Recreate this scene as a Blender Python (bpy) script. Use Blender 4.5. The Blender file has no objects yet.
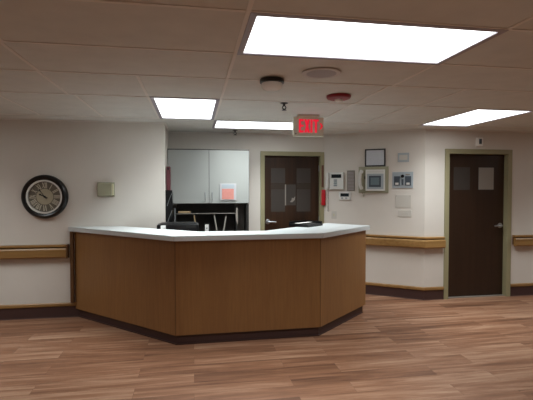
import bpy, bmesh, math, random
from mathutils import Vector, Matrix
random.seed(4)
C = bpy.context.scene.collection
PI = math.pi
R = math.radians

# ------------------------------------------------------------------ materials
def srgb(h):
    h = h.lstrip('#')
    out = []
    for i in (0, 2, 4):
        c = int(h[i:i+2], 16) / 255
        out.append(c/12.92 if c <= .04045 else ((c+.055)/1.055)**2.4)
    return (*out, 1)

def mat(name, col, rough=.6, metal=0, spec=.5, noise=0, nscale=(1, 1, 1), ns=20, bump=0, emit=None, estr=0, trans=0, coat=0):
    m = bpy.data.materials.new(name); m.use_nodes = True
    nt = m.node_tree; b = nt.nodes['Principled BSDF']
    c = srgb(col) if isinstance(col, str) else (*col, 1)
    b.inputs['Base Color'].default_value = c
    b.inputs['Roughness'].default_value = rough
    b.inputs['Metallic'].default_value = metal
    b.inputs['Specular IOR Level'].default_value = spec
    b.inputs['Transmission Weight'].default_value = trans
    b.inputs['Coat Weight'].default_value = coat
    if emit:
        b.inputs['Emission Color'].default_value = srgb(emit) if isinstance(emit, str) else (*emit, 1)
        b.inputs['Emission Strength'].default_value = estr
    tc = nt.nodes.new('ShaderNodeTexCoord'); mp = nt.nodes.new('ShaderNodeMapping')
    mp.inputs['Scale'].default_value = nscale
    nt.links.new(tc.outputs['Object'], mp.inputs[0])
    nz = nt.nodes.new('ShaderNodeTexNoise'); nz.inputs['Scale'].default_value = ns
    nz.inputs['Detail'].default_value = 4
    nt.links.new(mp.outputs[0], nz.inputs['Vector'])
    if noise:
        mr = nt.nodes.new('ShaderNodeMapRange')
        mr.inputs['To Min'].default_value = 1-noise; mr.inputs['To Max'].default_value = 1+noise
        mr.inputs['From Min'].default_value = .25; mr.inputs['From Max'].default_value = .75
        nt.links.new(nz.outputs['Fac'], mr.inputs['Value'])
        vm = nt.nodes.new('ShaderNodeVectorMath'); vm.operation = 'SCALE'
        vm.inputs[0].default_value = c[:3]
        nt.links.new(mr.outputs[0], vm.inputs['Scale'])
        nt.links.new(vm.outputs[0], b.inputs['Base Color'])
    if bump:
        bp = nt.nodes.new('ShaderNodeBump'); bp.inputs['Strength'].default_value = bump
        bp.inputs['Distance'].default_value = .002
        nt.links.new(nz.outputs['Fac'], bp.inputs['Height'])
        nt.links.new(bp.outputs[0], b.inputs['Normal'])
    return m

def wood(name, dark, light, grain=(1, 1, .06), ns=28, rough=.45, big=2.2, coat=.0):
    m = bpy.data.materials.new(name); m.use_nodes = True
    nt = m.node_tree; b = nt.nodes['Principled BSDF']; L = nt.links.new
    tc = nt.nodes.new('ShaderNodeTexCoord')
    mp = nt.nodes.new('ShaderNodeMapping'); mp.inputs['Scale'].default_value = grain
    L(tc.outputs['Object'], mp.inputs[0])
    n1 = nt.nodes.new('ShaderNodeTexNoise'); n1.inputs['Scale'].default_value = ns; n1.inputs['Detail'].default_value = 5
    n2 = nt.nodes.new('ShaderNodeTexNoise'); n2.inputs['Scale'].default_value = big; n2.inputs['Detail'].default_value = 2
    L(mp.outputs[0], n1.inputs['Vector']); L(mp.outputs[0], n2.inputs['Vector'])
    ad = nt.nodes.new('ShaderNodeMath'); ad.operation = 'MULTIPLY_ADD'; ad.inputs[1].default_value = .5
    L(n1.outputs['Fac'], ad.inputs[0])
    h = nt.nodes.new('ShaderNodeMath'); h.operation = 'MULTIPLY'; h.inputs[1].default_value = .5
    L(n2.outputs['Fac'], h.inputs[0]); L(h.outputs[0], ad.inputs[2])
    rp = nt.nodes.new('ShaderNodeValToRGB')
    rp.color_ramp.elements[0].position = .32; rp.color_ramp.elements[0].color = srgb(dark)
    rp.color_ramp.elements[1].position = .68; rp.color_ramp.elements[1].color = srgb(light)
    L(ad.outputs[0], rp.inputs[0]); L(rp.outputs[0], b.inputs['Base Color'])
    b.inputs['Roughness'].default_value = rough
    b.inputs['Coat Weight'].default_value = coat
    return m

M = {}
M['wall'] = mat('painted_wall', '#ddd7cf', .75, noise=.025, ns=3, bump=.15)
M['ceil'] = mat('ceiling_tile', '#d9d8d2', .95, noise=.05, ns=6, bump=.0)
M['tbar'] = mat('ceiling_grid_metal', '#e8e3dc', .7)
M['frame_olive'] = mat('olive_beige_paint', '#9b9575', .5, noise=.03, ns=5)
M['door_dark'] = wood('dark_stained_door_wood', '#2a1a10', '#38261a', ns=20, rough=.42)
M['door_brown'] = wood('brown_stained_door_wood', '#1f130b', '#402817', ns=20, rough=.42)
M['panel'] = wood('counter_laminate_wood', '#865e38', '#9a7043', ns=55, rough=.42, big=3)
M['panel_edge'] = wood('counter_edge_wood', '#5b3d22', '#6c4a29', rough=.5)
M['slab'] = mat('white_solid_surface', '#d6dddf', .3, noise=.015, ns=60)
M['rail'] = wood('oak_rail_wood', '#79562c', '#a98350', grain=(.06, 1, 1), ns=30, rough=.4)
M['rubber'] = mat('dark_brown_vinyl_base', '#46302d', .5, noise=.06, ns=8)
M['black'] = mat('black_plastic', '#0b0c0e', .3)
M['black_matte'] = mat('black_matte', '#141312', .7)
M['charcoal'] = mat('charcoal_laminate', '#2b2927', .6, noise=.05)
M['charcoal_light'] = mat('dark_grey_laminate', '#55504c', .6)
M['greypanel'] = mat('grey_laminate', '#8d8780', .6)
M['cab'] = mat('pale_grey_laminate', '#a3a6a3', .5, noise=.015, ns=3)
M['cabdark'] = mat('cabinet_carcass_dark', '#453f3c', .6)
M['steel'] = mat('brushed_steel', '#b9bcc0', .3, metal=.9)
M['handle'] = mat('satin_handle', '#8b9093', .4, metal=.5)
M['white'] = mat('white_plastic', '#e2e2de', .45)
M['bright'] = mat('bright_white_plastic', '#fbfbf8', .4)
M['paper'] = mat('white_paper', '#d9d8d4', .8)
M['holder'] = mat('clear_grey_holder', '#bcbcc0', .4)
M['pink'] = mat('salmon_paper', '#c9867c', .8, noise=.05, ns=40)
M['beige'] = mat('aged_beige_plastic', '#a3a189', .5)
M['cream'] = mat('cream_plastic', '#cfc9aa', .5)
M['red'] = mat('bright_red_plastic', '#c41f2b', .45)
M['dullred'] = mat('dull_red_print', '#6b4436', .6)
M['strobe'] = mat('dark_red_plastic', '#8f1a26', .4)
M['maroon'] = mat('maroon_vinyl', '#5d2e35', .45)
M['greymetal'] = mat('grey_metal_grille', '#8c857c', .5, noise=.08, ns=90)
M['lcd'] = mat('dark_lcd', '#20282c', .2)
M['keys'] = mat('grey_blue_keys', '#6c7f86', .5)
M['bluegrey'] = mat('blue_grey_faceplate', '#a9b3ba', .5)
M['bluedark'] = mat('dark_blue_grey', '#46505a', .5)
M['doc'] = mat('pale_document', '#cfd5df', .25, noise=.05, ns=50, spec=.8, coat=1)
M['darkframe'] = mat('dark_picture_frame', '#39363a', .5)
M['tile_off'] = mat('off_white_cover', '#cdc9c1', .7)
M['clockface'] = mat('aged_clock_dial', '#b9b299', .6, noise=.06, ns=25)
M['clockring'] = mat('grey_brown_chapter_ring', '#6f695d', .6, noise=.15, ns=30)
M['clocknum'] = mat('pale_numeral_paint', '#d9d3c0', .6)
M['pane'] = mat('dim_grey_door_glass', '#413b37', .4, noise=.08, ns=6, spec=.6)
M['pane_dark'] = mat('dark_door_glass', '#382d25', .4, spec=.6)
M['sheet_dim'] = mat('grey_sheet', '#8f8880', .6)
M['manila'] = mat('manila_card', '#a08a68', .7)
M['greyfolder'] = mat('grey_folder', '#8f8b82', .7)
M['rim'] = mat('speaker_rim_paint', '#cbc4bf', .6)
M['spk'] = mat('speaker_grille', '#aaa2a2', .6, noise=.05, ns=120)
M['exit_red'] = mat('lit_red_letter', '#d0102a', .5, emit='#ff1840', estr=.5)
M['exit_body'] = mat('exit_sign_face', '#eff0e0', .5)

def floor_mat():
    m = bpy.data.materials.new('vinyl_plank_floor'); m.use_nodes = True
    nt = m.node_tree; b = nt.nodes['Principled BSDF']; L = nt.links.new; N = nt.nodes.new
    tc = N('ShaderNodeTexCoord')
    br = N('ShaderNodeTexBrick')
    br.offset = .37; br.offset_frequency = 2; br.squash = 1
    br.inputs['Scale'].default_value = 1
    br.inputs['Brick Width'].default_value = 1.22; br.inputs['Row Height'].default_value = .18
    br.inputs['Mortar Size'].default_value = .0007; br.inputs['Mortar Smooth'].default_value = .3
    br.inputs['Color1'].default_value = (0, 0, 0, 1); br.inputs['Color2'].default_value = (1, 1, 1, 1)
    br.inputs['Mortar'].default_value = (.1, .1, .1, 1)
    L(tc.outputs['Object'], br.inputs['Vector'])
    # streaks differ from plank to plank
    sep = N('ShaderNodeSeparateColor'); L(br.outputs['Color'], sep.inputs[0])
    mp = N('ShaderNodeMapping'); mp.inputs['Scale'].default_value = (.75, 10, 1)
    L(tc.outputs['Object'], mp.inputs[0])
    sh = N('ShaderNodeVectorMath'); sh.operation = 'MULTIPLY_ADD'
    cb = N('ShaderNodeCombineXYZ')
    for i in range(3): L(sep.outputs[0], cb.inputs[i])
    sh.inputs[1].default_value = (17, 9, 31); L(cb.outputs[0], sh.inputs[0]); L(mp.outputs[0], sh.inputs[2])
    n1 = N('ShaderNodeTexNoise'); n1.inputs['Scale'].default_value = 1.6; n1.inputs['Detail'].default_value = 6; n1.inputs['Roughness'].default_value = .62
    n1.inputs['Distortion'].default_value = .6
    L(sh.outputs[0], n1.inputs['Vector'])
    mx = N('ShaderNodeMath'); mx.operation = 'MULTIPLY_ADD'; mx.inputs[1].default_value = .24
    L(sep.outputs[0], mx.inputs[0]); 
    s2 = N('ShaderNodeMath'); s2.operation = 'MULTIPLY_ADD'; s2.inputs[1].default_value = 1.05; s2.inputs[2].default_value = -.13
    L(n1.outputs['Fac'], s2.inputs[0]); L(s2.outputs[0], mx.inputs[2])
    rp = N('ShaderNodeValToRGB'); e = rp.color_ramp.elements
    e[0].position = .2; e[0].color = srgb('#5b3d2d')
    e[1].position = .85; e[1].color = srgb('#b49177')
    k = e.new(.5); k.color = srgb('#8a624a')
    L(mx.outputs[0], rp.inputs[0])
    mm = N('ShaderNodeMixRGB'); mm.blend_type = 'MIX'; mm.inputs[2].default_value = srgb('#4a3328')
    L(br.outputs['Fac'], mm.inputs[0]); L(rp.outputs[0], mm.inputs[1]); L(mm.outputs[0], b.inputs['Base Color'])
    b.inputs['Roughness'].default_value = .46
    b.inputs['Specular IOR Level'].default_value = .28
    return m
M['floor'] = floor_mat()

# ------------------------------------------------------------------ mesh helpers
class MB:
    def __init__(self): self.bm = bmesh.new()
    def box(self, x0, x1, y0, y1, z0, z1, bev=0, rot=None):
        r = bmesh.ops.create_cube(self.bm, size=1)
        vs = r['verts']
        for v in vs:
            v.co = Vector(((x0+x1)/2+v.co.x*(x1-x0), (y0+y1)/2+v.co.y*(y1-y0), (z0+z1)/2+v.co.z*(z1-z0)))
        if rot is not None:
            c = Vector(((x0+x1)/2, (y0+y1)/2, (z0+z1)/2))
            bmesh.ops.rotate(self.bm, verts=vs, cent=c, matrix=rot)
        if bev:
            es = list({e for v in vs for e in v.link_edges})
            bmesh.ops.bevel(self.bm, geom=es, offset=bev, segments=2, affect='EDGES', profile=.5)
        return self
    def prism(self, pts, z0, z1):
        n = len(pts)
        a = [self.bm.verts.new((p[0], p[1], z0)) for p in pts]
        b = [self.bm.verts.new((p[0], p[1], z1)) for p in pts]
        self.bm.faces.new(a[::-1]); self.bm.faces.new(b)
        for i in range(n): self.bm.faces.new((a[i], a[(i+1) % n], b[(i+1) % n], b[i]))
        return self
    def xzprism(self, pts, y0, y1):          # polygon in the wall plane, extruded in y
        n = len(pts)
        a = [self.bm.verts.new((p[0], y0, p[1])) for p in pts]
        b = [self.bm.verts.new((p[0], y1, p[1])) for p in pts]
        self.bm.faces.new(a); self.bm.faces.new(b[::-1])
        for i in range(n): self.bm.faces.new((a[(i+1) % n], a[i], b[i], b[(i+1) % n]))
        return self
    def lathe(self, prof, seg=40, axis='z', c=(0, 0, 0)):   # prof = [(r, h)]
        rings = []
        for r, h in prof:
            ring = []
            if r < 1e-6: r = 1e-5
            for i in range(seg):
                a = 2*PI*i/seg
                if axis == 'z': p = (c[0]+r*math.cos(a), c[1]+r*math.sin(a), c[2]+h)
                else: p = (c[0]+r*math.cos(a), c[1]-h, c[2]+r*math.sin(a))     # h goes out of the wall (-y)
                ring.append(self.bm.verts.new(p))
            rings.append(ring)
        for k in range(len(rings)-1):
            for i in range(seg):
                self.bm.faces.new((rings[k][i], rings[k][(i+1) % seg], rings[k+1][(i+1) % seg], rings[k+1][i]))
        self.bm.faces.new(rings[0]); self.bm.faces.new(rings[-1])
        return self
    def tube(self, pts, r, seg=8):
        pts = [Vector(p) for p in pts]; rings = []
        for i, p in enumerate(pts):
            d = (pts[min(i+1, len(pts)-1)]-pts[max(i-1, 0)]).normalized()
            u = d.orthogonal().normalized() if not rings else (pu - d*pu.dot(d)).normalized()
            pu = u; w = d.cross(u)
            rings.append([self.bm.verts.new(p+u*r*math.cos(2*PI*k/seg)+w*r*math.sin(2*PI*k/seg)) for k in range(seg)])
        for k in range(len(rings)-1):
            for i in range(seg):
                self.bm.faces.new((rings[k][i], rings[k][(i+1) % seg], rings[k+1][(i+1) % seg], rings[k+1][i]))
        self.bm.faces.new(rings[0][::-1]); self.bm.faces.new(rings[-1])
        return self
    def sweep(self, path, prof):              # path of (x,y) with mitred corners; prof of (out, z); out = to the right-hand side of the path
        n = len(path); cols = []
        for i in range(n):
            p = Vector(path[i])
            ds = []
            if i > 0: ds.append((p-Vector(path[i-1])).normalized())
            if i < n-1: ds.append((Vector(path[i+1])-p).normalized())
            ns = [Vector((d.y, -d.x)) for d in ds]
            m = sum(ns, Vector((0, 0))); m.normalize(); k = 1/max(.3, m.dot(ns[0]))
            cols.append([self.bm.verts.new((p.x+m.x*o*k, p.y+m.y*o*k, z)) for o, z in prof])
        q = len(prof)
        for i in range(n-1):
            for j in range(q):
                self.bm.faces.new((cols[i][j], cols[i+1][j], cols[i+1][(j+1) % q], cols[i][(j+1) % q]))
        self.bm.faces.new(cols[0][::-1]); self.bm.faces.new(cols[-1])
        return self
    def build(self, name, m, parent=None, smooth=False):
        bmesh.ops.recalc_face_normals(self.bm, faces=self.bm.faces)
        me = bpy.data.meshes.new(name); self.bm.to_mesh(me); self.bm.free()
        me.materials.append(m)
        if smooth:
            for p in me.polygons: p.use_smooth = True
            try: me.set_sharp_from_angle(angle=R(40))
            except Exception: pass
        o = bpy.data.objects.new(name, me); C.objects.link(o)
        if parent: o.parent = parent
        return o

def tag(o, label=None, cat=None, group=None, kind=None):
    if label: o['label'] = label
    if cat: o['category'] = cat
    if group: o['group'] = group
    if kind: o['kind'] = kind
    return o
def thing(name, label, cat, loc=(0, 0, 0), rz=0, group=None):
    o = bpy.data.objects.new(name, None); C.objects.link(o)
    o.empty_display_size = .05
    o.location = loc; o.rotation_euler = (0, 0, rz)
    return tag(o, label, cat, group)
def struct(name, mb, m, parent=None):
    o = mb.build(name, m, parent)
    if not parent: o['kind'] = 'structure'
    return o

# ------------------------------------------------------------------ the room
CZ = 2.35
YF = 5.45                       # plane of the clock wall and of the right-hand door wall
YB = 6.30                       # back wall of the alcove
XA = -.345                      # alcove side wall
PB = (1.95, YB); PD = (3.13, YF)
struct('floor', MB().box(-4.6, 7.6, -3.6, 6.6, -.1, 0), M['floor'])

struct('wall_left', MB().box(-4.6, XA, YF, YF+.12, 0, CZ), M['wall'])
struct('wall_alcove', MB().box(XA-.12, XA, YF+.12, YB+.12, 0, CZ), M['wall'])
# back wall around the brown door
D1 = (1.03, 1.905, 2.04)
struct('wall_back', MB().box(XA, D1[0], YB, YB+.12, 0, CZ).box(D1[0], D1[1], YB, YB+.12, D1[2], CZ).box(D1[1], 2.02, YB, YB+.12, 0, CZ), M['wall'])
dx, dy = PD[0]-PB[0], PD[1]-PB[1]; LB = math.hypot(dx, dy); ux, uy = dx/LB, dy/LB
ANG = math.atan2(dy, dx)
struct('wall_diagonal', MB().prism([PB, PD, (PD[0]+.037, PD[1]+.12), (PB[0]+.037+.05, YB+.12)], 0, CZ), M['wall'])
D2 = (3.475, 4.405, 2.035)
struct('wall_right', MB().box(PD[0], D2[0], YF, YF+.12, 0, CZ).box(D2[0], D2[1], YF, YF+.12, D2[2], CZ).box(D2[1], 7.6, YF, YF+.12, 0, CZ), M['wall'])
struct('wall_side_left', MB().box(-4.72, -4.6, -3.6, 5.57, 0, CZ), M['wall'])
struct('wall_side_right', MB().box(7.6, 7.72, -3.6, 5.57, 0, CZ), M['wall'])
struct('wall_rear', MB().box(-4.6, 7.6, -3.72, -3.6, 0, CZ), M['wall'])

# lights: rectangles in the ceiling grid  (x0,x1,y0,y1) of the whole fixture
LT = [(.262, 1.578, 1.962, 2.592, 'long rectangular fluorescent ceiling light nearest the camera, largest in view'),
      (-.375, .24, 3.915, 5.10, 'bright square-looking ceiling light above the left half of the counter'),
      (.25, 1.49, 5.13, 5.81, 'narrow ceiling light strip behind the exit sign, above the cabinet alcove'),
      (.262, 1.56, -.455, .125, 'added ceiling light overhead and behind the camera, out of view in the photo'),  # unseen fixture added to lift the floor and ceiling
      (-2.80, -2.20, 3.45, 4.61, 'added unseen ceiling light left of the view, in front of the clock wall'),  # unseen fixture added to brighten the clock wall
      (5.55, 6.15, 3.70, 4.86, 'added unseen ceiling light right of the view, in front of the door wall'),  # unseen fixture added to brighten the far right wall
      (2.825, 3.515, 3.945, 5.10, 'slanting ceiling light in front of the dark door on the right')]
# ceiling slab with the light openings left out (grid of cells)
xs = sorted({-4.6, 7.6} | {v for l in LT for v in l[:2]}); ys = sorted({-3.6, 6.6} | {v for l in LT for v in l[2:4]})
mb = MB()
for i in range(len(xs)-1):
    for j in range(len(ys)-1):
        cx, cy = (xs[i]+xs[i+1])/2, (ys[j]+ys[j+1])/2
        if any(l[0] < cx < l[1] and l[2] < cy < l[3] for l in LT): continue
        mb.box(xs[i], xs[i+1], ys[j], ys[j+1], CZ, CZ+.12)
struct('ceiling', mb, M['ceil'])
# suspended grid
rows = [-2.9, -2.29, -1.68, -1.07, -.46, .13, .74, 1.35, 1.96, 2.58, 3.19, 3.93, 5.10]
mb = MB(); w = .011
def inlight(x, y): return any(l[0]+.02 < x < l[1]-.02 and l[2]+.02 < y < l[3]-.02 for l in LT)
def hbar(x0, x1, y): mb.box(x0, x1, y-w, y+w, CZ-.004, CZ+.001)
def vbar(x, y0, y1): mb.box(x-w, x+w, y0+w, y1-w, CZ-.0045, CZ+.001)
for y in rows: hbar(-4.6, 7.6, y) if y < 5 else hbar(-4.6, 7.6, y)
mb.box(.24, 1.52, 5.81, 5.832, CZ-.004, CZ+.001); mb.box(1.52, 2.4, 5.70, 5.722, CZ-.004, CZ+.001)
al = [-4.0, -2.86, -1.60, -.35, .25, 1.57, 2.85, 4.1, 5.4, 6.6]
for k in range(len(rows)-1):
    y0, y1 = rows[k], rows[k+1]
    if y1 <= 2.6: off = [-3.49, -2.27, -1.02, .25, 1.57, 2.80, 4.02, 5.24, 6.46]
    elif y1 <= 3.2: off = [-3.49, -2.27, -1.04, .25, 1.55, 2.80, 4.02, 5.24, 6.46]
    elif y1 <= 4: off = [-3.5, -2.3, -1.05, -.39, .25, 1.52, 2.19, 3.5, 4.7, 5.9]
    else: off = [-3.5, -2.3, -1.65, -1.0, -.387, .252, 1.5, 2.1, 2.812, 3.527, 4.7, 5.9]
    for x in off: vbar(x, y0, y1)
struct('trim_1', mb, M['tbar'])
# wall angle along the clock wall and door wall
struct('trim_2', MB().sweep([(-4.6, YF), (XA, YF), (XA, YB), PB, PD, (7.6, YF)], [(0, CZ-.012), (.02, CZ-.012), (.02, CZ-.001), (0, CZ-.001)]), M['tbar'])

LRAD = 7.0; LSPREAD = 115
M['diffuser'] = mat('lit_acrylic_diffuser', '#ffffff', .5, emit=(.95, 1.0, 1.0), estr=2.6)
M['troffer'] = mat('white_troffer_metal', '#a9a3ae', .5)
for x0, x1, y0, y1, lab in LT:
    cx, cy = (x0+x1)/2, (y0+y1)/2; a, b_ = (x1-x0)/2, (y1-y0)/2
    t = thing('ceiling_light', lab, 'ceiling light', (cx, cy, CZ), 0, 'recessed fluorescent ceiling lights')
    fw = .034
    MB().box(-a, a, -b_, -b_+fw, -.006, .03).box(-a, a, b_-fw, b_, -.006, .03).box(-a, -a+fw, -b_+fw, b_-fw, -.006, .03).box(a-fw, a, -b_+fw, b_-fw, -.006, .03).build('light_frame', M['troffer'], t)
    MB().box(-a+fw, a-fw, -b_+fw, b_-fw, .0, .012).build('diffuser', M['diffuser'], t)
    MB().box(-a+.005, a-.005, -b_+.005, b_-.005, .03, .1).build('light_housing', M['troffer'], t)
    # the tubes behind the prismatic lens send their light mostly downwards
    la = bpy.data.lights.new('fluorescent_lamp', 'AREA'); la.shape = 'RECTANGLE'
    la.size = 2*(a-fw)-.01; la.size_y = 2*(b_-fw)-.01
    la.energy = LRAD*PI*la.size*la.size_y; la.spread = R(LSPREAD); la.color = (.945, 1.0, 1.0)
    lo = bpy.data.objects.new('fluorescent_lamp', la); C.objects.link(lo); lo.parent = t; lo.location = (0, 0, -.003)

# baseboards
base_prof = [(0, 0), (.012, 0), (.008, .012), (.007, .135), (0, .135)]
cap_prof = [(0, .135), (.016, .135), (.019, .142), (.019, .168), (.012, .178), (0, .178)]
def baseboard(name, path):
    o = struct(name, MB().sweep(path, base_prof), M['rubber'])
    MB().sweep(path, cap_prof).build('wood_cap', M['rail'], o)
baseboard('baseboard_left', [(-4.6, YF), (-1.325, YF)])
baseboard('baseboard_alcove', [(-1.22, YF), (XA, YF), (XA, YB), (D1[0]-.05, YB)])
baseboard('baseboard_diagonal', [(PB[0]+.01, PB[1]-.007), PD, (D2[0]-.052, YF)])
baseboard('baseboard_right', [(D2[1]+.057, YF), (7.6, YF)])

# doors
def door(name, x0, x1, zt, y, inset, fw, wm, panes, hx, hz, hdir):
    m = MB()
    for a0, a1 in ((x0-fw, x0), (x1, x1+fw)): m.box(a0, a1, y-.018, y, 0, zt+fw)
    m.box(x0, x1, y-.018, y, zt, zt+fw)
    for a0, a1 in ((x0, x0+.012), (x1-.012, x1)): m.box(a0, a1, y-.018, y+.12, 0, zt)
    m.box(x0+.012, x1-.012, y-.018, y+.12, zt-.012, zt)
    for a0, a1 in ((x0+.012, x0+.024), (x1-.024, x1-.012)): m.box(a0, a1, y+inset+.047, y+.12, 0, zt-.012)
    m.box(x0+.024, x1-.024, y+inset+.047, y+.12, zt-.024, zt-.012)
    o = m.build('door_frame', M['frame_olive'])
    r = MB().box(x0+.015, x1-.015, y+inset, y+inset+.045, .012, zt-.015, .002).build(name, wm); r['kind'] = 'structure'
    o.parent = r
    for (a0, a1, b0, b1, pm) in panes:
        p = MB().box(a0, a1, y+inset-.003, y+inset+.002, b0, b1).build('window_pane', pm, r)
    # lever handle
    yy = y+inset
    h = MB().lathe([(.036, 0), (.036, .006), (.028, .010), (.012, .012), (.011, .045), (.009, .05)], 24, 'y', (hx, yy, hz)).build('door_handle', M['steel'], r, True)
    MB().tube([(hx, yy-.045, hz), (hx+hdir*.02, yy-.055, hz), (hx+hdir*.06, yy-.056, hz+.003), (hx+hdir*.12, yy-.05, hz-.004)], .012, 10).build('lever', M['steel'], h, True)
    hs = x0+.013 if hdir < 0 else x1-.013
    for z in (.25, 1.02, 1.8):
        MB().lathe([(.007, 0), (.007, .09)], 10, 'z', (hs, yy-.006, z)).build('hinge', M['steel'], r, True)
    return r
door('door_1', D1[0], D1[1], D1[2], YB, .05, .05, M['door_brown'],
     [(1.15, 1.365, 1.62, 1.845, M['pane']), (1.15, 1.365, 1.19, 1.53, M['pane']), (1.545, 1.76, 1.62, 1.845, M['pane']), (1.545, 1.76, 1.19, 1.53, M['pane']),
      (1.15, 1.365, 1.535, 1.615, M['pane_dark']), (1.545, 1.76, 1.535, 1.615, M['pane_dark'])],
     1.10, 1.04, 1)
door('door_2', D2[0], D2[1], D2[2], YF, .06, .052, M['door_dark'],
     [(3.60, 3.85, 1.52, 1.84, M['pane']), (3.98, 4.225, 1.52, 1.84, M['pane'])], 4.335, 1.01, -1)
t = MB().box(3.985, 4.22, YF+.053, YF+.0565, 1.525, 1.835).build('paper_sheet', M['sheet_dim'])
tag(t, 'pale sheet covering the upper right window of the right-hand dark door', 'paper')
t = MB().box(1.375, 1.53, YB+.046, YB+.049, 1.285, 1.60).build('paper_sheet', M['pane'])
tag(t, 'dim grey sheet on the middle of the brown door behind the counter', 'paper')
MB().box(1.362, 1.378, YB+.043, YB+.0495, 1.285, 1.60).build('sheet_edge', M['sheet_dim'], t)
MB().xzprism([(1.44, 1.335), (1.475, 1.33), (1.515, 1.37), (1.52, 1.42), (1.495, 1.39), (1.47, 1.40), (1.465, 1.365)], YB+.044, YB+.047).build('printed_mark', M['sheet_dim'], t)

# threshold strip under the right door
struct('trim_3', MB().box(D2[0]+.012, D2[1]-.012, YF+.02, YF+.12, 0, .010), M['greymetal'])

# red things on the door frame
t = MB().box(1.915, 1.945, YB-.022, YB-.018, 1.56, 1.89).build('warning_strip', M['dullred'])
tag(t, 'narrow dull red strip stuck on the door frame above the bright red tag', 'sticker')
t = thing('hanging_tag', 'bright red tag hanging on the right side of the alcove door frame', 'tag', (1.94, YB-.02, 1.285))
MB().box(-.03, .03, -.03, -.005, 0, .235, .008).build('tag_body', M['red'], t, True)
MB().lathe([(.008, 0), (.008, .03)], 12, 'y', (0, -.0, .25)).build('hook', M['steel'], t)

# ------------------------------------------------------------------ handrails
def handrail(label, path, ends):
    t = thing('handrail', label, 'handrail', (path[0][0], path[0][1], .72), 0, 'wooden wall handrails')
    P = [(x-path[0][0], y-path[0][1]) for x, y in path]
    MB().sweep(P, [(.03, .0), (.066, .003), (.076, .018), (.076, .102), (.068, .116), (.03, .120)]).build('rail_board', M['rail'], t)
    MB().sweep(P, [(0, .02), (.03, .02), (.03, .128), (0, .128)]).build('back_board', M['panel_edge'], t)
    MB().sweep(P, [(0, .128), (.056, .128), (.062, .134), (.062, .150), (.054, .156), (0, .156)]).build('top_rail', M['rail'], t)
    for x, s in ends:
        lx = x-path[0][0]; ly = (path[-1][1]-path[0][1]) if x != path[0][0] else 0
        if s > 0: MB().box(lx, lx+.018, ly-.080, ly, -.004, .158, .003).build('end_cap', M['panel_edge'], t)
        else: MB().box(lx-.018, lx, ly-.080, ly, -.004, .158, .003).build('end_cap', M['panel_edge'], t)
handrail('wooden handrail on the clock wall, left of the counter', [(-4.55, YF), (-1.485, YF)], [(-1.485, 1)])
handrail('angled wooden handrail running from the diagonal wall to the right-hand door', [(PB[0]+.12, PB[1]-.086), PD, (3.405, YF)], [])
handrail('wooden handrail right of the right-hand door, at the photo edge', [(4.49, YF), (7.55, YF)], [])

# ------------------------------------------------------------------ reception counter
def offset(path, d):                     # to the left-hand side of the path
    out = []
    for i, p in enumerate(path):
        p = Vector(p); ds = []
        if i > 0: ds.append((p-Vector(path[i-1])).normalized())
        if i < len(path)-1: ds.append((Vector(path[i+1])-p).normalized())
        ns = [Vector((-q.y, q.x)) for q in ds]
        m = sum(ns, Vector((0, 0))).normalized(); k = 1/m.dot(ns[0])
        out.append((p.x+m.x*d*k, p.y+m.y*d*k))
    return out
HC = 1.083
ctr = thing('reception_counter', 'large angled wooden reception counter with a white top', 'reception counter', (.4, 4.8, 0))
O = Vector((.4, 4.8))
def rel(pts): return [(x-O.x, y-O.y) for x, y in pts]
A, B_, Cc, D = (-1.475, YF-.002), (-.185, 4.222), (1.317, 4.245), (2.155, 5.022)
mb = MB().prism(rel([A, B_, Cc, D, (1.745, 5.475), (.78, 4.60), (.06, 4.62), (-.86, YF-.002)]), HC-.052, HC)
es = [e for e in mb.bm.edges if abs(e.verts[0].co.z-e.verts[1].co.z) < 1e-4]
bmesh.ops.bevel(mb.bm, geom=es, offset=.004, segments=2, affect='EDGES')
mb.build('countertop', M['slab'], ctr)
out = [(-1.405, YF-.002), (-.178, 4.268), (1.298, 4.285), (2.105, 5.03)]
inn = offset(out, .035)
dAB = Vector(out[1])-Vector(out[0]); inn[0] = (inn[0][0]+dAB.x/dAB.y*(YF-.002-inn[0][1]), YF-.002)
for i in range(3):
    MB().prism(rel([out[i], out[i+1], inn[i+1], inn[i]]), .098, HC-.0525).build('front_panel', M['panel'], ctr)
# thin dark wood strips at the panel joints
for i in (1, 2):
    p = Vector(out[i])-O
    MB().lathe([(.0035, .098), (.0035, HC-.053)], 8, 'z', (p.x, p.y, 0)).build('corner_bead', M['panel_edge'], ctr)
t1 = offset(out, .028); t2 = offset(out, .07)
for tt in (t1, t2):
    tt[0] = (tt[0][0]+dAB.x/dAB.y*(YF-.002-tt[0][1]), YF-.002)
    e = (Vector(tt[3])-Vector(tt[2])).normalized(); tt[3] = tuple(Vector(tt[3])-e*.03)
MB().prism(rel(t1+t2[::-1]), 0, .0975).build('toe_kick', M['rubber'], ctr)
b1, b2 = offset(out, .018), offset(out, .0275)
for tt in (b1, b2): 
    tt[0] = (tt[0][0]+dAB.x/dAB.y*(YF-.002-tt[0][1]), YF-.002); e = (Vector(tt[3])-Vector(tt[2])).normalized(); tt[3] = tuple(Vector(tt[3])-e*.03)
MB().prism(rel(b1+b2[::-1]), 0, .010).build('base_lip', M['rubber'], ctr)
MB().box(-1.447-O.x, -1.409-O.x, YF-.05-O.y, YF-.002-O.y, .179, HC-.053, .002).build('edge_trim', M['panel_edge'], ctr)
# end of the right wing
e = (Vector(out[3])-Vector(out[2])).normalized(); nrm = Vector((-e.y, e.x))
q0 = Vector(inn[3]); q1 = Vector(out[3])+nrm*.50
MB().prism(rel([tuple(q0), tuple(q1), tuple(q1-e*.03), tuple(q0-e*.03)]), 0, HC-.053).build('end_panel', M['panel'], ctr)
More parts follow.
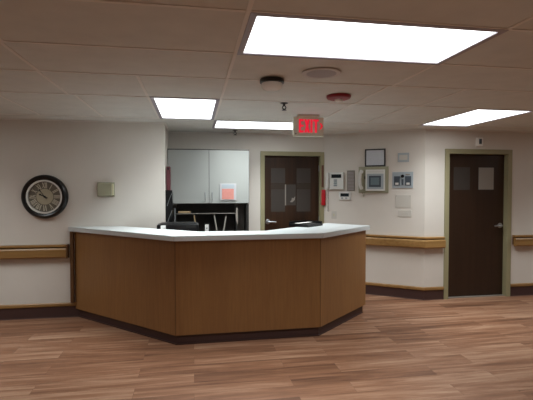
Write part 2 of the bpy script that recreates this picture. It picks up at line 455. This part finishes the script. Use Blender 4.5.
# lower work surface on the staff side
MB().prism(rel([(-1.25, YF-.005), (-.10, 4.375), (1.22, 4.40), (1.72, 4.80), (1.45, 5.12), (.95, 5.0), (.30, 5.38), (-.30, YF-.005)]), .72, .75).build('work_surface', M['charcoal'], ctr)
MB().box(.10-O.x, .13-O.x, 4.45-O.y, 5.25-O.y, 0, .72).build('support_panel', M['charcoal'], ctr)
MB().box(.95-O.x, .98-O.x, 4.45-O.y, 4.95-O.y, 0, .72).build('support_panel', M['charcoal'], ctr)

# black tray on the right wing
a2 = math.atan2(.671, .741)
t = thing('letter_tray', 'long low black letter tray lying on the counter in front of the door', 'tray', (1.325, 4.893, HC), a2)
L_ = .34; W_ = .27
MB().box(0, L_, 0, W_, 0, .005).build('tray_base', M['black'], t)
MB().box(0, L_, 0, .008, .005, .028).box(0, L_, W_-.008, W_, .005, .058).box(0, .008, .008, W_-.008, .005, .034).box(L_-.008, L_, .008, W_-.008, .005, .055).build('tray_rim', M['black'], t)
MB().box(.05, L_-.03, .02, W_-.02, .005, .030, .004).build('paper_stack', M['black_matte'], t)
o = tag(MB().box(0, .30, 0, .055, 0, .002).build('paper_slip', M['paper']), 'white paper slip lying on the black tray on the counter', 'paper')
d_ = Matrix.Rotation(a2, 3, 'Z')
o.location = Vector((1.325, 4.893, HC+.0425))+d_@Vector((-.04, .10, 0)); o.rotation_euler = (0, 0, a2)

# printer behind the counter
t = thing('desktop_printer', 'black office machine with a white label peeking over the counter left of centre', 'printer', (-.175, 5.13, .75))
MB().box(-.235, .235, -.14, .16, 0, .380, .012).build('printer_body', M['black'], t, True)
MB().box(-.20, .20, -.10, .13, .381, .392, .004).build('printer_lid', M['black'], t)
MB().box(-.19, -.135, -.146, -.1405, .335, .372).build('white_label', M['white'], t)
MB().box(-.12, .16, -.150, -.1405, .24, .28, .002).build('paper_slot', M['charcoal'], t)
MB().box(.09, .20, -.146, -.1405, .34, .365).build('control_panel', M['charcoal'], t)

# ------------------------------------------------------------------ alcove: cabinet and desk
cab = thing('wall_cabinet', 'pale grey two-door cabinet hanging on the alcove back wall', 'cabinet', (.215, YB, 1.33))
MB().box(-.558, .56, -.30, -.001, 0, .752).build('cabinet_body', M['cabdark'], cab)
for s in (-1, 1):
    x0, x1 = (-.553, -.003) if s < 0 else (.003, .553)
    dr = MB().box(x0, x1, -.320, -.3005, .006, .738, .002).build('cabinet_door', M['cab'], cab)
    hx = -.055 if s < 0 else .042
    MB().tube([(hx, -.320, .045), (hx, -.342, .05), (hx, -.342, .155), (hx, -.320, .16)], .005, 8).build('door_pull', M['handle'], dr, True)
t = thing('notice_holder', 'white sheet holder with a salmon pink page on the right cabinet door', 'notice', (.475, YB-.3205, 1.375))
MB().box(-.113, .113, -.012, -.0005, 0, .232, .002).build('holder', M['holder'], t)
MB().box(-.085, .080, -.015, -.0125, .015, .160).build('pink_page', M['pink'], t)
MB().box(-.085, .085, -.0145, -.0125, .172, .222).build('header_strip', M['bluegrey'], t)

dk = thing('desk', 'dark desk with a black shelf hutch below the grey cabinet', 'desk', (.2, YB, 0))
MB().box(-.535, .57, -.62, -.002, .72, .75, .003).build('desktop', M['charcoal'], dk)
for x in (-.52, .53): MB().box(x, x+.03, -.58, -.01, 0, .72).build('desk_leg', M['charcoal'], dk)
MB().box(-.535, .57, -.015, -.002, .75, 1.325).build('shade_back_panel', M['greypanel'], dk)  # grey panel added to darken the shaded wall below the cabinet
MB().box(.535, .568, -.31, -.016, .75, 1.325).build('end_panel', M['charcoal'], dk)
MB().box(-.44, .40, -.30, -.285+.265, 1.185, 1.20).build('hutch_shelf', M['charcoal'], dk)
MB().box(-.43, .395, -.022, -.016, .75, 1.32).build('hutch_shade_back', M['charcoal_light'], dk)  # dark colour stands in for the shade under the cabinet
for x in (-.455, .39):
    sd = MB().box(x, x+.014, -.30, -.016, .75, 1.26 if x < 0 else 1.20).build('hutch_side', M['charcoal'], dk)
MB().box(-.456, -.440, -.306, -.3005, .75, 1.27).build('metal_edge', M['handle'], dk)
MB().xzprism([(.392, 1.27), (.412, 1.27), (.414, 1.05), (.404, 1.04), (.388, 1.10), (.382, 1.16)], -.312, -.3045).build('metal_bracket', M['sheet_dim'], dk)
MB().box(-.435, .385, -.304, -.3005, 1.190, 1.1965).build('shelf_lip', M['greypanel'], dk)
def folder(label, x, tilt, h, m, name='file_folder', grp='folders leaning under the cabinet'):
    t = thing(name, label, 'folder', (x, YB-.18, .7505+.012*abs(math.sin(tilt))), 0, grp)
    rot = Matrix.Rotation(tilt, 3, 'Y')
    a = MB().box(-.004, .004, -.10, .10, 0, h, .001)
    bmesh.ops.rotate(a.bm, verts=a.bm.verts, cent=(0, 0, 0), matrix=rot); a.build('folder_cover', M['black_matte'], t)
    a = MB().box(-.009, .009, -.108, -.1005, 0, h)
    bmesh.ops.rotate(a.bm, verts=a.bm.verts, cent=(0, 0, 0), matrix=rot); a.build('folder_edge', m, t)
folder('tan-edged folder leaning under the cabinet, left of the white label', .055, -.10, .42, M['manila'])
folder('grey-edged folder leaning left, in the middle of the hutch', .355, -.16, .43, M['greyfolder'])
folder('grey-edged folder leaning right, beside the middle one', .355+.03, .16, .41, M['greyfolder'])
t = thing('binder', 'black binder with a white label standing between the leaning folders', 'binder', (.185, YB-.2, .7505))
MB().box(-.035, .035, -.09, .12, 0, .30, .003).build('binder_cover', M['black'], t)
MB().box(-.028, .024, -.0935, -.0905, .19, .29).build('white_label', M['white'], t)
MB().box(-.008, .006, -.0950, -.0937, .23, .25).build('printed_mark', M['charcoal'], t)
t = MB().box(-.205, -.04, YB-.29, YB-.08, 1.2003, 1.226, .002).build('envelope_stack', M['manila'])
tag(t, 'flat stack of tan envelopes on the hutch shelf under the cabinet', 'envelopes')

# rack and binders on the alcove side wall
t = thing('wall_file_rack', 'black wire file rack mounted on the alcove side wall, beside the cabinet', 'file rack', (XA, 5.66, 1.05))
MB().box(.001, .008, -.13, .13, 0, .47).build('rack_back', M['black'], t)
for z in (.0, .24):
    MB().prism([(.008, -.13), (.085, -.13), (.085, .13), (.008, .13)], z, z+.008).build('pocket_floor', M['black'], t)
    MB().box(.079, .085, -.13, .13, z+.008, z+.20).build('pocket_front', M['black'], t)
MB().box(.008, .085, -.139, -.131, 0, .47).build('rack_end', M['black'], t)
for z in (.05, .27):
    MB().tube([(.02, -.142, z), (.05, -.142, z+.09), (.085, -.142, z+.17)], .004, 6).build('wire_brace', M['handle'], t)
t = thing('vinyl_binder', 'maroon binder standing up out of the top pocket of the side wall rack', 'binder', (XA+.03, 5.66, 1.2985), 0, 'maroon binders in the wall rack')
MB().box(-.018, .028, -.10, .10, 0, .52, .004).build('binder_cover', M['maroon'], t)
MB().lathe([(.012, 0), (.012, .004)], 16, 'y', (.006, -.1, .49)).build('finger_ring', M['black'], t)
t = thing('vinyl_binder', 'maroon binder in the bottom pocket of the side wall rack, near the counter', 'binder', (XA+.03, 5.66, 1.0585), 0, 'maroon binders in the wall rack')
MB().box(-.018, .040, -.12, .10, 0, .17, .004).build('binder_cover', M['maroon'], t)

# ------------------------------------------------------------------ clock wall
t = thing('wall_clock', 'round black-framed wall clock with roman numerals, showing about six to ten', 'clock', (-1.722, YF, 1.444))
RR = .258
MB().lathe([(RR-.01, .001), (RR, .012), (RR, .030), (RR-.012, .052), (RR-.032, .062), (RR-.055, .055), (RR-.066, .040), (RR-.068, .022)], 64, 'y').build('clock_frame', M['black'], t, True)
def ring(r0, r1, h0, h1, seg=64):
    m = MB()
    v = [[m.bm.verts.new((r*math.cos(2*PI*i/seg), -h, r*math.sin(2*PI*i/seg))) for i in range(seg)] for r, h in ((r0, h0), (r1, h0), (r1, h1), (r0, h1))]
    for k in range(4):
        for i in range(seg): m.bm.faces.new((v[k][i], v[k][(i+1) % seg], v[(k+1) % 4][(i+1) % seg], v[(k+1) % 4][i]))
    return m
ring(.180, .198, .023, .056).build('silver_bezel', M['white'], t, True)
MB().lathe([(.179, .0225), (.179, .026)], 64, 'y').build('chapter_ring', M['clockring'], t)
MB().lathe([(.093, .0262), (.093, .028)], 48, 'y').build('dial_centre', M['clockface'], t)
NUM = ['XII', 'I', 'II', 'III', 'IIII', 'V', 'VI', 'VII', 'VIII', 'IX', 'X', 'XI']
mb = MB()
def stroke(m, p, q, wd, h0, h1):
    p = Vector(p); q = Vector(q); d = (q-p).normalized(); n = Vector((-d.y, d.x))*wd/2
    m.xzprism([tuple(p-n), tuple(q-n), tuple(q+n), tuple(p+n)], -h1, -h0)
for k, s in enumerate(NUM):
    a = PI/2-k*PI/6; er = Vector((math.cos(a), math.sin(a))); et = Vector((er.y, -er.x))
    wd = {'I': .014, 'V': .026, 'X': .028}; tot = sum(wd[c] for c in s); x = -tot/2
    P = lambda u, v: tuple(er*(.100+v*.068)+et*u)
    for c in s:
        w0, w1 = x+.002, x+wd[c]-.002; mid = (w0+w1)/2
        if c == 'I': stroke(mb, P(mid, 0), P(mid, 1), .0075, .0262, .0275)
        if c == 'V': stroke(mb, P(w0, 1), P(mid, 0), .007, .0262, .0275); stroke(mb, P(w1, 1), P(mid, 0), .004, .0262, .0275)
        if c == 'X': stroke(mb, P(w0, 1), P(w1, 0), .007, .0262, .0275); stroke(mb, P(w1, 1), P(w0, 0), .004, .0262, .0275)
        x += wd[c]
mb.build('numerals', M['clocknum'], t)
def hand(nm, ang, ln, wd, h):
    a = PI/2-R(ang); er = Vector((math.cos(a), math.sin(a))); n = Vector((-er.y, er.x))
    m = MB().xzprism([tuple(er*-.035-n*wd*.5), tuple(er*ln*.6-n*wd*.5), tuple(er*ln*.75-n*wd), tuple(er*ln), tuple(er*ln*.75+n*wd), tuple(er*ln*.6+n*wd*.5), tuple(er*-.035+n*wd*.5)], -h-.002, -h)
    m.build(nm, M['black'], t)
hand('hour_hand', 297, .075, .011, .030); hand('minute_hand', 324, .115, .007, .033)
MB().lathe([(.012, .028), (.012, .037)], 20, 'y').build('hand_hub', M['black'], t)

t = thing('wall_thermostat', 'beige wall thermostat box to the right of the clock', 'thermostat', (-1.038, YF, 1.455))
MB().box(-.100, .100, -.008, 0, -.012, .160, .002).build('back_plate', M['beige'], t)
MB().box(-.088, .072, -.062, -.008, .0, .150, .006).build('cover', M['beige'], t)
MB().box(.074, .090, -.050, -.008, .006, .144, .003).build('side_cover', M['cream'], t)

# ------------------------------------------------------------------ diagonal wall: devices. local x runs along the wall, local -y comes out
def onB(name, label, cat, s, z, group=None):
    return thing(name, label, cat, (PB[0]+ux*s, PB[1]+uy*s, z), ANG, group)
t = onB('intercom_phone', 'white wall intercom phone with a dark display and a hanging cord, nearest the alcove door', 'intercom', .195, 1.518)
MB().box(-.13, .125, -.008, 0, .01, .262, .003).build('wall_plate', M['white'], t)
MB().box(-.085, .132, -.045, -.008, .008, .262, .006).build('phone_body', M['white'], t)
MB().box(-.135, -.095, -.060, -.008, .02, .255, .012).build('handset', M['white'], t, True)
MB().box(-.055, .095, -.048, -.0455, .178, .232).build('display', M['lcd'], t)
mb = MB()
for i in range(3):
    for j in range(4): mb.box(-.018+i*.018, -.005+i*.018, -.049, -.0455, .055+j*.027, .075+j*.027)
mb.build('keypad', M['keys'], t)
pts = [(-.115, -.035, .02)]
for i in range(1, 90): pts.append((-.112+.006*math.cos(i*1.3), -.03+.006*math.sin(i*1.3), .02-i*.0039))
MB().tube(pts, .003, 6).build('handset_cord', M['greymetal'], t)
t = onB('light_switch', 'small off-white switch plate low on the diagonal wall above the counter', 'switch', .17, 1.085)
MB().box(-.04, .04, -.006, -.001, 0, .115, .002).build('plate', M['tile_off'], t)
MB().box(-.008, .008, -.014, -.0065, .04, .075).build('toggle', M['cream'], t)
t = onB('wall_grille', 'tall narrow grey grille plate between the intercom and the phone panel', 'grille', .425, 1.503)
MB().box(-.058, .058, -.012, -.001, 0, .302, .003).build('grille_frame', M['greymetal'], t)
mb = MB()
for i in range(13): mb.box(-.046, .046, -.016, -.0125, .018+i*.021, .029+i*.021)
mb.build('grille_slats', M['spk'], t)
t = onB('room_controller', 'small white wall controller with a dark screen below the intercom', 'controller', .335, 1.37)
MB().box(-.09, .09, -.022, -.001, 0, .118, .005).build('controller_body', M['white'], t)
MB().box(-.062, .066, -.0245, -.0225, .050, .098).build('screen', M['lcd'], t)
for x in (-.05, .01): MB().box(x, x+.03, -.0245, -.0225, .02, .035).build('button', M['keys'], t)
t = onB('picture_frame', 'dark-framed certificate hanging above the phone panel', 'picture', .778, 1.855)
MB().box(-.145, -.127, -.022, -.001, 0, .252).box(.127, .145, -.022, -.001, 0, .252).box(-.127, .127, -.022, -.001, 0, .018).box(-.127, .127, -.022, -.001, .234, .252).build('frame_moulding', M['darkframe'], t)
MB().box(-.127, .127, -.014, -.001, .018, .234).build('certificate', M['doc'], t)
t = onB('phone_panel', 'large beige panel with a cream handset and a silver nurse call station', 'call station', .755, 1.476)
MB().box(-.213, .213, -.020, -.001, 0, .378, .004).build('beige_backplate', M['beige'], t)
st = MB().box(-.105, .168, -.045, -.0205, .03, .335, .004).build('station_body', M['white'], t)
MB().box(-.085, .150, -.0475, -.0455, .055, .275).build('station_face', M['bluegrey'], t)
MB().box(-.055, .115, -.050, -.048, .085, .245).build('screen_surround', M['bluedark'], t)
MB().box(-.030, .090, -.053, -.0505, .115, .220).build('station_screen', M['keys'], t)
MB().box(-.085, .150, -.0475, -.0455, .290, .318).build('header_strip', M['paper'], t)
hs = MB().box(-.195, -.130, -.045, -.0205, .05, .33, .006).build('handset_cradle', M['beige'], t)
h = MB().tube([(-.163, -.055, .325), (-.175, -.078, .27), (-.178, -.084, .19), (-.173, -.078, .11), (-.160, -.055, .055)], .022, 12).build('handset', M['white'], t, True)
MB().lathe([(.024, 0), (.026, .02), (.018, .03)], 16, 'y', (-.163, -.045, .305)).build('earpiece', M['white'], h, True)
MB().lathe([(.024, 0), (.026, .02), (.018, .03)], 16, 'y', (-.163, -.045, .075)).build('mouthpiece', M['white'], h, True)
MB().box(-.118, -.108, -.050, -.0455, .20, .24).build('call_button', M['lcd'], t)
pts = [(-.160, -.05, .05)]
for i in range(1, 40): pts.append((-.155+i*.0011+.006*math.cos(i*1.3), -.03+.006*math.sin(i*1.3), .05-.10*math.sin(i/39*PI)))
MB().tube(pts, .003, 6).build('handset_cord', M['beige'], t)
t = onB('wall_plate', 'small pale grey blank plate high on the diagonal wall above the call panel', 'plate', 1.168, 1.909)
MB().box(-.075, .075, -.006, 0, 0, .128, .002).build('plate', M['bluegrey'], t)
MB().box(-.055, .055, -.0085, -.0055, .03, .10).build('plate_face', M['tile_off'], t)
t = onB('call_panel', 'blue-grey control panel with two dark switches and a black knob', 'control panel', 1.16, 1.547)
MB().box(-.140, .140, -.010, -.001, 0, .224, .002).build('faceplate', M['bluegrey'], t)
for x in (-.115, .035):
    s_ = MB().box(x, x+.08, -.018, -.0105, .035, .165, .002).build('switch_block', M['bluedark'], t)
    MB().box(x+.018, x+.062, -.022, -.0185, .045, .075).build('switch_key', M['paper'], s_)
MB().lathe([(.024, .0105), (.022, .025)], 20, 'y', (0, 0, .165)).build('knob', M['black'], t)
MB().box(-.013, .013, -.016, -.0105, .04, .125).build('button_strip', M['bluedark'], t)
MB().box(.04, .10, -.0125, -.0105, .178, .195).build('label_strip', M['sheet_dim'], t)
t = onB('access_cover', 'off-white blank access cover below the blue-grey control panel', 'cover', 1.17, 1.270)
MB().box(-.105, .105, -.005, 0, 0, .178, .001).build('cover_plate', M['tile_off'], t)
for x in (-.09, .09): MB().lathe([(.005, .004), (.004, .0065)], 10, 'y', (x, 0, .165)).build('screw', M['greymetal'], t)
t = onB('outlet_cover', 'narrow off-white cover plate lowest on the diagonal wall', 'cover', 1.192, 1.144)
MB().box(-.092, .092, -.005, 0, 0, .092, .001).build('cover_plate', M['tile_off'], t)
MB().box(-.05, .05, -.0068, -.0045, .03, .06).build('cover_inset', M['tile_off'], t)

# box above the right-hand door
t = thing('door_sensor', 'small beige sensor box on the wall above the right-hand door', 'sensor', (3.94, YF, 2.13))
MB().box(-.048, .048, -.03, 0, 0, .12, .004).build('sensor_body', M['bright'], t)
MB().box(-.018, .022, -.034, -.0305, .03, .10).build('sensor_window', M['bluedark'], t)

# ------------------------------------------------------------------ ceiling devices
t = thing('smoke_detector', 'round smoke detector with a dark base and white dome on the ceiling', 'smoke detector', (.575, 3.14, CZ))
MB().lathe([(.088, -.005), (.090, -.010), (.090, -.030), (.078, -.034)], 40).build('detector_base', M['black'], t, True)
MB().lathe([(.076, -.034), (.076, -.052), (.068, -.068), (.045, -.080), (0, -.083)], 40).build('detector_dome', M['bright'], t, True)
t = thing('ceiling_speaker', 'flush round ceiling speaker grille right of the smoke detector', 'speaker', (.88, 2.90, CZ))
MB().lathe([(.135, -.005), (.135, -.008), (.128, -.012), (.105, -.012)], 48).build('speaker_rim', M['rim'], t, True)
MB().lathe([(.104, -.0121), (.09, -.0155), (0, -.017)], 48).build('speaker_grille', M['spk'], t, True)
t = thing('alarm_strobe', 'dark red fire alarm sounder on the ceiling right of the exit sign', 'fire alarm', (1.245, 3.59, CZ))
MB().lathe([(.105, -.005), (.105, -.018), (.098, -.03), (.075, -.038)], 40).build('alarm_body', M['strobe'], t, True)
MB().lathe([(.035, -.038), (.033, -.050), (.02, -.058), (0, -.06)], 24).build('strobe_lens', M['bright'], t, True)
for xx, yy, lab in ((.85, 4.0, 'black fire sprinkler head on the ceiling left of the exit sign'), (.575, 5.98, 'small sprinkler head on the ceiling in front of the grey cabinet')):
    t = thing('sprinkler_head', lab, 'sprinkler', (xx, yy, CZ), 0, 'ceiling sprinkler heads')
    MB().lathe([(.036, -.001), (.036, -.006), (.012, -.010), (.010, -.030)], 24).build('escutcheon', M['black'], t, True)
    MB().tube([(-.008, 0, -.028), (-.018, 0, -.045), (0, 0, -.066)], .006, 6).tube([(.008, 0, -.028), (.018, 0, -.045), (0, 0, -.066)], .006, 6).build('frame_arms', M['black'], t)
    MB().lathe([(.024, -.066), (.024, -.070)], 16).build('deflector', M['black'], t)

# exit sign
t = thing('exit_sign', 'hanging exit sign with red letters and an arrow pointing right', 'exit sign', (1.25, 4.61, CZ-.006))
MB().box(-.12, .12, -.03, .03, -.020, .004, .004).build('canopy', M['exit_body'], t)
MB().box(-.170, .170, -.022, .022, -.232, -.0205, .005).build('sign_body', M['exit_body'], t)
FY0, FY1 = -.0255, -.0225
z0, z1 = -.190, -.045; st_ = .022
def rx(m, a, b, c, d): m.box(a, b, FY0, FY1, c, d)
x = -.110
m = MB(); rx(m, x, x+st_, z0, z1)
for z in (z0, (z0+z1)/2-st_/2, z1-st_): rx(m, x+st_, x+.052, z, z+st_)
m.build('letter_e', M['exit_red'], t)
x = -.050; W = .062
m = MB(); m.xzprism([(x, z0), (x+.024, z0), (x+W, z1), (x+W-.024, z1)], FY0, FY1); m.xzprism([(x+W-.024, z0), (x+W, z0), (x+.024, z1), (x, z1)], FY0-.0005, FY1)
m.build('letter_x', M['exit_red'], t)
x = .020; m = MB(); rx(m, x, x+st_, z0, z1); m.build('letter_i', M['exit_red'], t)
x = .050; m = MB(); rx(m, x, x+.062, z1-st_, z1); rx(m, x+.020, x+.042, z0, z1-st_); m.build('letter_t', M['exit_red'], t)
x = .122; zm = (z0+z1)/2
MB().xzprism([(x, zm+.034), (x+.016, zm+.034), (x+.038, zm), (x+.016, zm-.034), (x, zm-.034), (x+.020, zm)], FY0, FY1).build('arrow', M['exit_red'], t)
MB().lathe([(.007, .0225), (.006, .026)], 12, 'y', (-.145, 0, -.205)).build('test_button', M['black'], t)

# ------------------------------------------------------------------ camera, world, view
cam = bpy.data.cameras.new('camera'); co = bpy.data.objects.new('camera', cam); C.objects.link(co)
cam.sensor_width = 36; cam.lens = 430/533*36; cam.clip_start = .05
co.location = (0, 0, 1.547)
co.rotation_euler = (R(90-1.6), 0, R(-9.66))
bpy.context.scene.camera = co
w = bpy.data.worlds.new('world'); bpy.context.scene.world = w; w.use_nodes = True
w.node_tree.nodes['Background'].inputs[0].default_value = (0, 0, 0, 1)
vs = bpy.context.scene.view_settings
vs.view_transform = 'Standard'; vs.look = 'None'; vs.gamma = 1; vs.use_curve_mapping = False
vs.exposure = .37
